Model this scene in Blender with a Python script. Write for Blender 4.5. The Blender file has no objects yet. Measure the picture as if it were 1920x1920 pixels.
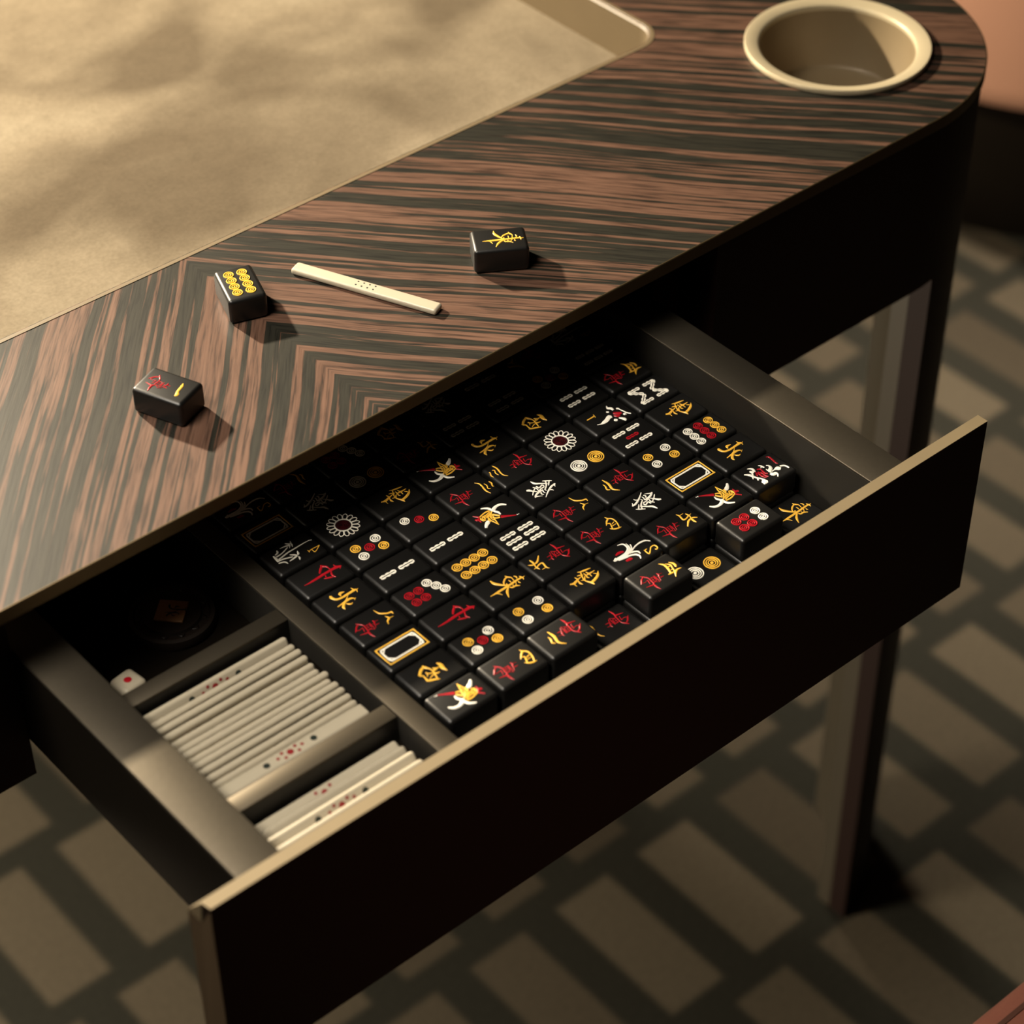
import bpy, bmesh, math, random
from mathutils import Vector, Matrix
R = math.radians
K = 0.75            # one drawing unit in metres
ZF = 1.045           # table top height above the floor, in drawing units
scene = bpy.context.scene
COL = scene.collection

# ------------------------------------------------------------------ camera, world, lights, exposure
cam_data = bpy.data.cameras.new('camera')
cam = bpy.data.objects.new('camera', cam_data); COL.objects.link(cam)
right = Vector((0.7597, -0.6502, -0.0069)); up = Vector((0.4341, 0.4992, 0.7499))
right.normalize(); back = right.cross(up).normalized(); up = back.cross(right)
cam.matrix_world = Matrix(((right.x, up.x, back.x, 0), (right.y, up.y, back.y, 0), (right.z, up.z, back.z, (1 + ZF) * K), (0, 0, 0, 1)))
cam_data.sensor_width = 36; cam_data.lens = 4325.9 / 1920 * 36
cam_data.clip_start = 0.05; cam_data.clip_end = 50
cam_data.dof.use_dof = True; cam_data.dof.focus_distance = 1.67 * K; cam_data.dof.aperture_fstop = 6.0
scene.camera = cam

world = bpy.data.worlds.new('world'); scene.world = world; world.use_nodes = True
bg = world.node_tree.nodes['Background']; bg.inputs[0].default_value = (1.0, 0.72, 0.45, 1); bg.inputs[1].default_value = 0.005

def area(name, loc, target, size, power, color, size_y=None, spread=180):
    d = bpy.data.lights.new(name, 'AREA'); d.energy = power; d.color = color; d.size = size * K
    d.shape = 'DISK'
    if size_y: d.shape = 'RECTANGLE'; d.size_y = size_y * K
    d.spread = R(spread)
    o = bpy.data.objects.new(name, d); COL.objects.link(o)
    a = Vector(loc) * K; a.z += ZF * K; b = Vector(target) * K; b.z += ZF * K
    o.location = a; o.rotation_euler = (b - a).to_track_quat('-Z', 'X' if size_y and abs((b-a).y) < abs((b-a).x) else 'Y').to_euler()
    return o
area('low_warm_lamp', (0.60, 2.62, 0.87), (0.7, 0.9, -0.1), 0.085, 70.0, (1.0, 0.84, 0.61))
area('ceiling_softbox', (-0.30, 0.90, 1.70), (0.66, 0.74, 0), 0.60, 4.0, (1.0, 0.90, 0.76), 1.5, spread=40)
area('low_side_fill', (-0.75, 2.0, -0.45), (0.7, 1.5, -1.03), 0.45, 35.0, (1.0, 0.86, 0.66), 0.5)  # added fill, no window there: lifts the floor at left and the leg lining
area('far_right_fill', (2.0, 3.1, 1.8), (2.15, 1.45, -1.0), 0.4, 3.2, (1.0, 0.86, 0.68), spread=34)  # added fill without a real fixture, brightens the floor at far right
scene.view_settings.view_transform = 'Standard'; scene.view_settings.look = 'None'
scene.view_settings.gamma = 1; scene.view_settings.use_curve_mapping = False
scene.view_settings.exposure = 0.0

# ------------------------------------------------------------------ materials
def mat(name, color, rough=0.5, metal=0.0, spec=0.5, bump=None, coat=0.0):
    m = bpy.data.materials.new(name); m.use_nodes = True
    nt = m.node_tree; b = nt.nodes['Principled BSDF']
    b.inputs['Base Color'].default_value = (*color, 1); b.inputs['Roughness'].default_value = rough
    b.inputs['Metallic'].default_value = metal; b.inputs['Specular IOR Level'].default_value = spec
    b.inputs['Coat Weight'].default_value = coat
    tc = nt.nodes.new('ShaderNodeTexCoord'); n = nt.nodes.new('ShaderNodeTexNoise')
    n.inputs['Scale'].default_value = bump[0] if bump else 40; n.inputs['Detail'].default_value = 4
    nt.links.new(tc.outputs['Object'], n.inputs['Vector'])
    mx = nt.nodes.new('ShaderNodeMix'); mx.data_type = 'RGBA'
    mx.inputs[6].default_value = (*[c * 0.93 for c in color], 1); mx.inputs[7].default_value = (*[min(1, c * 1.07) for c in color], 1)
    nt.links.new(n.outputs['Fac'], mx.inputs[0]); nt.links.new(mx.outputs[2], b.inputs['Base Color'])
    if bump:
        bp = nt.nodes.new('ShaderNodeBump'); bp.inputs['Strength'].default_value = bump[1]; bp.inputs['Distance'].default_value = 0.0006
        nt.links.new(n.outputs['Fac'], bp.inputs['Height']); nt.links.new(bp.outputs['Normal'], b.inputs['Normal'])
    return m

class NT:
    """small helper for math node chains"""
    def __init__(s, nt): s.nt = nt
    def m(s, op, a, b=None, c=None):
        n = s.nt.nodes.new('ShaderNodeMath'); n.operation = op
        for i, v in enumerate((a, b, c)):
            if v is None: continue
            if isinstance(v, (int, float)): n.inputs[i].default_value = v
            else: s.nt.links.new(v, n.inputs[i])
        return n.outputs[0]
    def xyz(s, x, y, z=0.0):
        n = s.nt.nodes.new('ShaderNodeCombineXYZ')
        for i, v in enumerate((x, y, z)):
            if isinstance(v, (int, float)): n.inputs[i].default_value = v
            else: s.nt.links.new(v, n.inputs[i])
        return n.outputs[0]
    def noise(s, vec, scale, detail=3, rough=0.5, dist=0.0):
        n = s.nt.nodes.new('ShaderNodeTexNoise'); n.inputs['Scale'].default_value = scale; n.inputs['Detail'].default_value = detail
        n.inputs['Roughness'].default_value = rough; n.inputs['Distortion'].default_value = dist
        s.nt.links.new(vec, n.inputs['Vector']); return n.outputs['Fac']
    def ramp(s, fac, stops, interp='LINEAR'):
        n = s.nt.nodes.new('ShaderNodeValToRGB'); e = n.color_ramp; e.interpolation = interp
        while len(e.elements) < len(stops): e.elements.new(0.5)
        for el, (p, c) in zip(e.elements, stops): el.position = p; el.color = (*c, 1) if len(c) == 3 else c
        s.nt.links.new(fac, n.inputs[0]); return n.outputs[0]
    def mix(s, fac, a, b, blend='MIX'):
        n = s.nt.nodes.new('ShaderNodeMix'); n.data_type = 'RGBA'; n.blend_type = blend
        for i, v in ((0, fac), (6, a), (7, b)):
            if isinstance(v, (int, float)): n.inputs[i].default_value = v
            elif isinstance(v, tuple): n.inputs[i].default_value = (*v, 1)
            else: s.nt.links.new(v, n.inputs[i])
        return n.outputs[2]

def veneer():
    m = bpy.data.materials.new('macassar_ebony_veneer'); m.use_nodes = True; nt = m.node_tree; b = nt.nodes['Principled BSDF']; t = NT(nt)
    tc = nt.nodes.new('ShaderNodeTexCoord'); sp = nt.nodes.new('ShaderNodeSeparateXYZ'); nt.links.new(tc.outputs['Object'], sp.inputs[0])
    x = t.m('DIVIDE', sp.outputs[0], K); y = t.m('DIVIDE', sp.outputs[1], K)
    ax = t.m('ABSOLUTE', x)
    wob = t.m('MULTIPLY', t.m('SUBTRACT', t.noise(t.xyz(t.m('MULTIPLY', ax, 1.0), y), 3.0, 1.5), 0.5), 0.03)
    c, s = 0.668, 0.744
    u = t.m('ADD', t.m('ADD', t.m('MULTIPLY', y, c), t.m('MULTIPLY', ax, s)), wob)
    v = t.m('SUBTRACT', t.m('MULTIPLY', ax, c), t.m('MULTIPLY', y, s))
    side = t.m('MULTIPLY', t.m('SIGN', x), 0.004)
    n1 = t.noise(t.xyz(t.m('MULTIPLY', u, 135.0), t.m('MULTIPLY', v, 1.5), side), 1.0, 2.2, 0.62, 0.0)
    n2 = t.noise(t.xyz(t.m('MULTIPLY', u, 420.0), t.m('MULTIPLY', v, 22.0), 3.1), 1.0, 3, 0.6)
    n3 = t.noise(t.xyz(t.m('MULTIPLY', u, 14.0), t.m('MULTIPLY', v, 1.2), 7.7), 1.0, 1)
    n = t.m('ADD', t.m('ADD', n1, t.m('MULTIPLY', t.m('SUBTRACT', n2, 0.5), 0.12)), t.m('MULTIPLY', t.m('SUBTRACT', n3, 0.5), 0.32))
    colr = t.ramp(n, [(0.0, (0.0115, 0.0115, 0.0085)), (0.49, (0.0145, 0.0135, 0.0095)), (0.51, (0.060, 0.031, 0.020)), (0.575, (0.100, 0.054, 0.036)), (0.66, (0.078, 0.040, 0.026)), (1.0, (0.108, 0.061, 0.041))])
    grain = t.ramp(n2, [(0.36, (0.45, 0.45, 0.45)), (0.50, (0.95, 0.95, 0.95)), (0.62, (1.15, 1.15, 1.15))])
    colr = t.mix(1.0, colr, grain, 'MULTIPLY')
    nt.links.new(colr, b.inputs['Base Color'])
    b.inputs['Roughness'].default_value = 0.48; b.inputs['Specular IOR Level'].default_value = 0.29
    bp = nt.nodes.new('ShaderNodeBump'); bp.inputs['Strength'].default_value = 0.12; bp.inputs['Distance'].default_value = 0.0003
    nt.links.new(n2, bp.inputs['Height']); nt.links.new(bp.outputs['Normal'], b.inputs['Normal'])
    return m

def felt_mat():
    m = bpy.data.materials.new('beige_suede'); m.use_nodes = True; nt = m.node_tree; b = nt.nodes['Principled BSDF']; t = NT(nt)
    tc = nt.nodes.new('ShaderNodeTexCoord'); o = tc.outputs['Object']
    mp = nt.nodes.new('ShaderNodeMapping'); mp.inputs['Location'].default_value = (0.123, -0.089, 0.0); nt.links.new(o, mp.inputs['Vector'])
    big = t.noise(mp.outputs[0], 5.2, 2.5, 0.5, 0.6); fine = t.noise(o, 420, 3, 0.6); mid = t.noise(o, 60, 4, 0.7)
    c1 = t.ramp(big, [(0.37, (0.060, 0.045, 0.029)), (0.50, (0.142, 0.116, 0.081)), (0.62, (0.176, 0.149, 0.107))])
    c2 = t.mix(0.55, c1, t.ramp(t.m('ADD', t.m('MULTIPLY', fine, 0.5), t.m('MULTIPLY', mid, 0.5)), [(0.35, (0.62, 0.60, 0.56)), (0.65, (1.25, 1.25, 1.25))]), 'MULTIPLY')
    nt.links.new(c2, b.inputs['Base Color']); b.inputs['Roughness'].default_value = 0.95; b.inputs['Specular IOR Level'].default_value = 0.1
    b.inputs['Sheen Weight'].default_value = 0.25; b.inputs['Sheen Roughness'].default_value = 0.5; b.inputs['Sheen Tint'].default_value = (1, 0.85, 0.6, 1)
    bp = nt.nodes.new('ShaderNodeBump'); bp.inputs['Strength'].default_value = 0.5; bp.inputs['Distance'].default_value = 0.0008
    nt.links.new(mid, bp.inputs['Height']); nt.links.new(bp.outputs['Normal'], b.inputs['Normal'])
    return m

def floor_mat():
    m = bpy.data.materials.new('woven_block_floor'); m.use_nodes = True; nt = m.node_tree; b = nt.nodes['Principled BSDF']; t = NT(nt)
    tc = nt.nodes.new('ShaderNodeTexCoord'); sp = nt.nodes.new('ShaderNodeSeparateXYZ'); nt.links.new(tc.outputs['Object'], sp.inputs[0])
    x = t.m('DIVIDE', sp.outputs[0], K); y = t.m('DIVIDE', sp.outputs[1], K)
    yy = t.m('DIVIDE', t.m('SUBTRACT', y, 1.0205), 0.2228); row = t.m('FLOOR', yy); fy = t.m('MULTIPLY', t.m('SUBTRACT', yy, row), 0.2228)
    off = t.m('MULTIPLY', t.m('PINGPONG', row, 1.0), 0.0625)
    xx = t.m('DIVIDE', t.m('SUBTRACT', t.m('SUBTRACT', x, off), 1.0719), 0.1249); colm = t.m('FLOOR', xx); fx = t.m('MULTIPLY', t.m('SUBTRACT', xx, colm), 0.1249)
    def sm(v, a, bb):
        n = nt.nodes.new('ShaderNodeMapRange'); n.interpolation_type = 'SMOOTHSTEP'; n.inputs[1].default_value = a; n.inputs[2].default_value = bb
        nt.links.new(v, n.inputs[0]); return n.outputs[0]
    dx = t.m('MINIMUM', t.m('SUBTRACT', fx, 0.022), t.m('SUBTRACT', 0.103, fx))
    dy = t.m('MINIMUM', t.m('SUBTRACT', fy, 0.015), t.m('SUBTRACT', 0.208, fy))
    mask = t.m('MULTIPLY', sm(dx, -0.004, 0.008), sm(dy, -0.004, 0.008))
    wn = nt.nodes.new('ShaderNodeTexWhiteNoise'); wn.noise_dimensions = '2D'; nt.links.new(t.xyz(colm, row), wn.inputs[0])
    tone = t.ramp(wn.outputs[0], [(0.0, (0.075, 0.06, 0.04)), (1.0, (0.14, 0.115, 0.078))])
    fib = t.ramp(t.noise(tc.outputs['Object'], 220, 3, 0.6), [(0.3, (0.8, 0.8, 0.8)), (0.7, (1.1, 1.1, 1.1))])
    c = t.mix(mask, (0.030, 0.029, 0.021), tone); c = t.mix(1.0, c, fib, 'MULTIPLY')
    nt.links.new(c, b.inputs['Base Color']); b.inputs['Roughness'].default_value = 0.8; b.inputs['Specular IOR Level'].default_value = 0.2
    return m

M = {
 'veneer': veneer(), 'felt': felt_mat(), 'floor': floor_mat(),
 'rim': mat('champagne_lacquer', (0.110, 0.094, 0.070), 0.51, 0.9, 0.5, (300, 0.08)),
 'capdark': mat('taupe_metal_cap', (0.080, 0.067, 0.048), 0.50, 0.85),
 'tray': mat('taupe_lacquer', (0.009, 0.0075, 0.005), 0.6, 0.0, 0.5, (300, 0.08)),
 'trim': mat('bronze_trim', (0.10, 0.072, 0.036), 0.45, 0.8),
 'liner': mat('beige_lacquer', (0.125, 0.092, 0.051), 0.5, 0.0, 0.5),
 'cup_shade': mat('shaded_cream_lacquer', (0.20, 0.150, 0.085), 0.45, 0.1, 0.5),  # the cup's cream lacquer, darkened to paint in the shade inside
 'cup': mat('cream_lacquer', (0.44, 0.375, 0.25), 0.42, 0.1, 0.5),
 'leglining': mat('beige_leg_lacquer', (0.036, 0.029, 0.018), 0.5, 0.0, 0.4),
 'body': mat('dark_brown_lacquer', (0.0085, 0.0024, 0.0010), 0.6, 0.0, 0.2),
 'drawer_face': mat('black_brown_lacquer', (0.0045, 0.0017, 0.0005), 0.6, 0.0, 0.15),
 'panel_cap': mat('satin_tan_cap', (0.225, 0.175, 0.102), 0.5, 0.3),
 'panel_end': mat('brown_edge_lacquer', (0.095, 0.064, 0.036), 0.55, 0.0, 0.3),
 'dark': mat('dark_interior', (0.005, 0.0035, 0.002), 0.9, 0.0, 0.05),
 'tile': mat('black_resin', (0.0035, 0.0032, 0.0028), 0.40, 0.0, 0.55),
 'w': mat('ivory_enamel', (0.86, 0.82, 0.71), 0.35, 0.0, 0.5),
 'y': mat('gold_yellow_enamel', (0.82, 0.46, 0.055), 0.33, 0.0, 0.5),
 'r': mat('crimson_enamel', (0.34, 0.005, 0.012), 0.33, 0.0, 0.5),
 'bone': mat('ivory_resin', (0.385, 0.34, 0.255), 0.38, 0.0, 0.5),
 'd': mat('maroon_enamel', (0.045, 0.002, 0.003), 0.35),
 'inkdark': mat('dark_green_ink', (0.008, 0.014, 0.010), 0.5),
 'inkred': mat('dark_red_ink', (0.20, 0.008, 0.010), 0.5),
 'wheel': mat('ebonised_wood', (0.014, 0.009, 0.006), 0.45),
 'plate': mat('orange_brown_wood', (0.38, 0.19, 0.08), 0.5),
 'chair': mat('terracotta_upholstery', (0.36, 0.19, 0.125), 0.85, 0.0, 0.2, (500, 0.3)),
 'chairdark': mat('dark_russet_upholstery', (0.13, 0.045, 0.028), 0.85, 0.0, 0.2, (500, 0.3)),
 'chairwood': mat('reddish_brown_wood', (0.05, 0.018, 0.010), 0.5),
}

# ------------------------------------------------------------------ mesh helpers (all coordinates in drawing units)
class Mesh:
    def __init__(s): s.v = []; s.f = []; s.sm = []
    def add(s, vs, fs, smooth=False):
        o = len(s.v); s.v += [tuple(p) for p in vs]; s.f += [tuple(i + o for i in f) for f in fs]; s.sm += [smooth] * len(fs)
    def box(s, x0, x1, y0, y1, z0, z1):
        s.add([(x0,y0,z0),(x1,y0,z0),(x1,y1,z0),(x0,y1,z0),(x0,y0,z1),(x1,y0,z1),(x1,y1,z1),(x0,y1,z1)],
              [(0,3,2,1),(4,5,6,7),(0,1,5,4),(1,2,6,5),(2,3,7,6),(3,0,4,7)])
    def sweep(s, path, profile, closed=True, smooth=False):
        """path: list of (x, y, nx, ny) with outward normals; profile: list of (offset outward, z), closed loop of the section"""
        n, k = len(path), len(profile); vs = []
        for (x, y, nx, ny) in path:
            for (o, z) in profile: vs.append((x + nx * o, y + ny * o, z))
        fs = []
        for i in range(n if closed else n - 1):
            j = (i + 1) % n
            for a in range(k):
                b = (a + 1) % k; fs.append((i*k+a, j*k+a, j*k+b, i*k+b))
        if not closed: fs += [tuple(reversed(range(k))), tuple((n-1)*k + a for a in range(k))]
        s.add(vs, fs, smooth)
    def lathe(s, cx, cy, prof, n=64, smooth=True):
        vs = []; k = len(prof)
        for i in range(n):
            a = 2 * math.pi * i / n
            for r, z in prof: vs.append((cx + r * math.cos(a), cy + r * math.sin(a), z))
        fs = [(i*k+a, ((i+1)%n)*k+a, ((i+1)%n)*k+a+1, i*k+a+1) for i in range(n) for a in range(k-1)]
        s.add(vs, fs, smooth)
    def build(s, name, m, parent=None, origin=(0, 0, 0), bevel=0.0, seg=2, data=None):
        me = bpy.data.meshes.new(name)
        ox, oy, oz = origin
        me.from_pydata([((x-ox)*K, (y-oy)*K, (z-oz)*K) for x, y, z in s.v], [], s.f)
        for p, q in zip(me.polygons, s.sm): p.use_smooth = q
        bm = bmesh.new(); bm.from_mesh(me)
        bmesh.ops.remove_doubles(bm, verts=bm.verts, dist=1e-7)
        bmesh.ops.recalc_face_normals(bm, faces=bm.faces)
        if bevel:
            es = [e for e in bm.edges if len(e.link_faces) == 2 and e.calc_face_angle(0) > 0.5]
            bmesh.ops.bevel(bm, geom=es, offset=bevel*K, segments=seg, profile=0.5, affect='EDGES')
            for f in bm.faces: f.smooth = True
        bm.to_mesh(me); bm.free(); me.materials.append(M[m])
        return link(name, me, parent)
def link(name, me, parent=None):
    o = bpy.data.objects.new(name, me); COL.objects.link(o)
    if parent: o.parent = parent
    if me is not None and any(p.use_smooth for p in me.polygons):
        me.set_sharp_from_angle(angle=R(50))
    return o
def tag(o, label=None, cat=None, group=None, kind=None):
    if label: o['label'] = label
    if cat: o['category'] = cat
    if group: o['group'] = group
    if kind: o['kind'] = kind
    return o
def thing(name, loc, label, cat, group=None, rz=0.0):
    e = bpy.data.objects.new(name, None); COL.objects.link(e); e.empty_display_size = 0.02
    e.location = (loc[0]*K, loc[1]*K, (loc[2]+ZF)*K); e.rotation_euler = (0, 0, rz)
    return tag(e, label, cat, group)
def rrect(x0, x1, y0, y1, r, n=12):
    """rounded rectangle as path of (x, y, nx, ny), counter-clockwise"""
    out = []
    for cx, cy, a0 in ((x1-r, y0+r, -90), (x1-r, y1-r, 0), (x0+r, y1-r, 90), (x0+r, y0+r, 180)):
        for i in range(n+1):
            a = R(a0 + 90*i/n); out.append((cx+r*math.cos(a), cy+r*math.sin(a), math.cos(a), math.sin(a)))
    return out
def plate(outer, holes, z0, z1):
    """flat slab with holes, returned as Mesh"""
    bm = bmesh.new(); loops = []
    for lp in [outer] + holes:
        vs = [bm.verts.new((p[0], p[1], 0)) for p in lp]; loops.append(vs)
        for i in range(len(vs)): bm.edges.new((vs[i], vs[(i+1) % len(vs)]))
    bmesh.ops.triangle_fill(bm, edges=bm.edges[:], use_beauty=True, use_dissolve=False)
    bm.verts.index_update(); ms = Mesh(); n = len(bm.verts)
    co = [(v.co.x, v.co.y) for v in bm.verts]; fs = [tuple(v.index for v in f.verts) for f in bm.faces]
    allf = [f for f in fs] + [tuple(i + n for i in f) for f in fs]
    for vs in loops:
        ix = [v.index for v in vs]
        for i in range(len(ix)): a, b = ix[i], ix[(i+1) % len(ix)]; allf.append((a, b, b+n, a+n))
    ms.add([(x, y, z0) for x, y in co] + [(x, y, z1) for x, y in co], allf); bm.free()
    return ms

# ------------------------------------------------------------------ setting
fl = Mesh(); fl.add([(-4,-3,-ZF),(8,-3,-ZF),(8,8,-ZF),(-4,8,-ZF)], [(0,1,2,3)])
fo = fl.build('floor', 'floor', None, (0, 0, -ZF)); tag(fo, kind='structure')

# ------------------------------------------------------------------ table
X0, X1, Y0, Y1 = -0.002, 1.4685, 1.0040, 2.4745
CX, CY = 0.7333, 1.7393
table = thing('mahjong_table', (CX, CY, -ZF), 'square dark striped wood mahjong table with rounded corners and open drawer', 'table')
O = (CX, CY, -ZF)
outline = rrect(X0+.0013, X1-.0013, Y0+.0013, Y1-.0013, 0.163, 24)
well = rrect(0.2375, 1.2285, 1.2492, 2.2400, 0.026, 10)
cups = [(1.327, 1.137), (0.1396, 1.137), (0.1396, 2.3416), (1.327, 2.3416)]
circ = [[(cx+.070*math.cos(2*math.pi*i/48), cy+.070*math.sin(2*math.pi*i/48)) for i in range(48)] for cx, cy in cups]
plate(outline, [well] + circ, -0.0095, 0.0).build('tabletop', 'veneer', table, O)
s = Mesh(); s.sweep(outline, [(0, -0.0098), (0, 0.0001), (0.0008, 0.0001), (0.0013, -0.0005), (0.0013, -0.0108), (0, -0.0108)])
s.build('edge_band', 'trim', table, O)
inner = Mesh(); inner.sweep(well, [(0.0045, 0.0004), (0.001, 0.0004), (-0.0015, -0.002), (-0.0015, -0.044), (0.0045, -0.044)])
rimw = inner.build('well_rim', 'liner', table, O)
s = plate([(p[0]-p[2]*.0015, p[1]-p[3]*.0015) for p in well], [], -0.047, -0.0425); s.build('playing_surface', 'felt', table, O)
for cx, cy in cups:
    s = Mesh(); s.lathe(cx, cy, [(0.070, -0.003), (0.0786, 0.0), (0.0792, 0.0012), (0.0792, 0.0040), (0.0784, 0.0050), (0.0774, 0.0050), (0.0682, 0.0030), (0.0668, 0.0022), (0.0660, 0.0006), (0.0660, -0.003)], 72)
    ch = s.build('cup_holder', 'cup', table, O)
    s = Mesh(); s.lathe(cx, cy, [(0.0662, -0.001), (0.0654, -0.003), (0.0648, -0.054), (0.062, -0.057), (0.0, -0.057)], 72); s.build('bowl', 'cup_shade', ch, O)
# apron: shell following the outline from the right jamb of the drawer opening round to the front left corner
o2 = rrect(X0+.0018, X1-.0018, Y0+.0018, Y1-.0018, 0.1625, 24)
front_right = [(1.0588, Y0+.0018, 0, -1)] + o2[0:25]
rest = o2[25:100]
ap = Mesh(); ap.sweep(front_right + rest, [(0, -0.0108), (0, -0.1727), (-0.022, -0.1727), (-0.022, -0.0108)], closed=False)
ap.build('apron', 'body', table, O)
s = Mesh(); s.box(0.161, 0.4385, 1.0235, 1.040, -0.1727, -0.0108); s.build('apron', 'body', table, O)
s = Mesh(); s.box(1.030, 1.0588, 1.046, 1.060, -0.1727, -0.0108); s.box(1.030, 1.046, 1.060, 1.230, -0.1727, -0.0108); s.build('drawer_jamb', 'body', table, O)
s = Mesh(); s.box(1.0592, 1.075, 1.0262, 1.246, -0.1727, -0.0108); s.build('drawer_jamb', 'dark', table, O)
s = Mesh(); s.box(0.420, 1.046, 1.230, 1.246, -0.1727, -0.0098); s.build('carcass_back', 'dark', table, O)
def leg(i):
    # curved corner leg: dark shell outside, beige lining inside
    r = 0.1625; cxs = (X0+.0018+r, X1-.0018-r); cys = (Y0+.0018+r, Y1-.0018-r)
    cx = cxs[1 if i in (0, 1) else 0]; cy = cys[1 if i in (1, 2) else 0]; e = math.degrees(math.asin(0.026/r)); a0 = (-90, 0, 90, 180)[i]
    angs = [a0+e + (90-2*e)*k/20 for k in range(21)]
    path = []
    for k, a in enumerate(angs):
        na = a0 if k == 0 else a0+90 if k == 20 else a
        path.append((cx+r*math.cos(R(a)), cy+r*math.sin(R(a)), math.cos(R(na)), math.sin(R(na))))
    m = Mesh(); m.sweep(path, [(0, -0.1727), (0, -ZF), (-0.022, -ZF), (-0.022, -0.1727)], closed=False)
    lo = m.build('leg', 'body', table, O)
    m = Mesh(); m.sweep(path, [(-0.0221, -0.1727), (-0.0221, -ZF), (-0.040, -ZF), (-0.040, -0.1727)], closed=False)
    m.build('inner_lining', 'leglining', lo, O)
for i in range(4): leg(i)

# ------------------------------------------------------------------ drawer (a part of the table) with its sub-parts
RZ = -0.059; DB = -0.142
def bx(*b):
    m = Mesh(); m.box(*b); return m
YB = 1.118
d = Mesh()   # outer tray: one closed ring of walls
d.box(0.4725, 0.9865, YB-.012, YB, DB, -0.065); d.box(0.4405, 0.4725, 0.7745, YB, DB, RZ-.002); d.box(0.9865, 1.0195, 0.7745, YB, DB, RZ-.002)
d.box(0.4725, 0.9865, 0.7745, YB-.012, DB, -0.126)
drawer = d.build('drawer', 'tray', table, O)
bx(0.4405, 0.4725, 0.7745, YB, RZ-.002, RZ).build('top_rail', 'rim', drawer, O, bevel=0.0006)
bx(0.9865, 1.0195, 0.7745, YB, RZ-.002, RZ).build('top_rail', 'rim', drawer, O, bevel=0.0006)
IZ = -0.080      # top of the inner tray
bx(0.6065, 0.6230, 0.7745, YB-.012, -0.126, IZ-.002).build('divider', 'tray', drawer, O)
bx(0.6065, 0.6230, 0.7745, YB-.012, IZ-.002, IZ).build('divider_cap', 'capdark', drawer, O, bevel=0.0005)
for ya_, yb_ in ((0.8333, 0.8475), (0.9520, 0.9655)):
    bx(0.4728, 0.6062, ya_, yb_, -0.126, IZ-.003).build('compartment_bar', 'tray', drawer, O)
    bx(0.4728, 0.6062, ya_, yb_, IZ-.003, IZ-.001).build('bar_cap', 'capdark', drawer, O, bevel=0.0005)
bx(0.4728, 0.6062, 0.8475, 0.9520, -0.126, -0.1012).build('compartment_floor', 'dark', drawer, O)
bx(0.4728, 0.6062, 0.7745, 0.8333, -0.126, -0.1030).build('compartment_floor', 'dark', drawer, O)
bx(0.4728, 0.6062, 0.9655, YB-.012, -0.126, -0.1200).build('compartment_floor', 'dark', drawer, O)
# side cheeks of dark lacquer outside the metal rails
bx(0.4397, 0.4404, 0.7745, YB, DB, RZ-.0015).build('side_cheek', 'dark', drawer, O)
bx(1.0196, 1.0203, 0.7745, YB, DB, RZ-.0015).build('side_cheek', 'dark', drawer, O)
# front panel: mitred left end with the small notch, light top, dark face
PT, PB = -0.057, -0.222; ya, yf = 0.7742, 0.7650; xa, xf, xr = 0.4054, 0.4146, 1.0980
t1 = PT - 0.0006; N = (0.4137, 0.7722); B = (0.4104, 0.7695); zb = PT - 0.0125
m = Mesh()
m.add([(xa,ya,t1),(N[0],N[1],t1),(xf,yf,t1),(xr,yf,t1),(xr,ya,t1),(xa,ya,PB),(xf,yf,PB),(xr,yf,PB),(xr,ya,PB),(B[0],B[1],zb)],
      [(0,1,2,3,4),(8,7,6,5),(2,6,7,3),(3,7,8,4),(4,8,5,0),(5,6,2,9,0),(0,9,1),(1,9,2)])
fp = m.build('front_panel', 'drawer_face', drawer, O)
m = Mesh()   # top strip of the panel
m.add([(xa,ya,PT),(N[0],N[1],PT),(xf+.0005,yf,PT),(xr,yf,PT),(xr,ya,PT),(xa,ya,t1),(N[0],N[1],t1),(xf+.0005,yf,t1),(xr,yf,t1),(xr,ya,t1)],
      [(0,1,2,3,4),(9,8,7,6,5),(1,6,7,2),(2,7,8,3),(3,8,9,4),(4,9,5,0),(0,5,6,1)])
m.build('top_edge', 'panel_cap', fp, O)
e_ = 0.0003
m = Mesh()   # mitred end face with its notch
m.add([(xa-e_,ya-e_,PT-.001),(xa-e_,ya-e_,PB),(xf-e_,yf-e_,PB),(xf-e_,yf-e_,PT-.001),(B[0]-e_,B[1]-e_,zb)], [(0,1,2,3,4)])
m.build('mitred_end', 'panel_end', fp, O)
m = Mesh()
m.add([(xa-e_,ya-e_,PT),(N[0]-e_,N[1],PT),(B[0]-e_,B[1]-e_,zb+.0004),(xa,ya,PT-.0006),(N[0],N[1],PT-.0006),(B[0],B[1],zb)],
      [(0,2,1),(3,4,5),(0,3,5,2),(2,5,4,1),(1,4,3,0)])
m.build('end_notch', 'panel_cap', fp, O)

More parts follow.
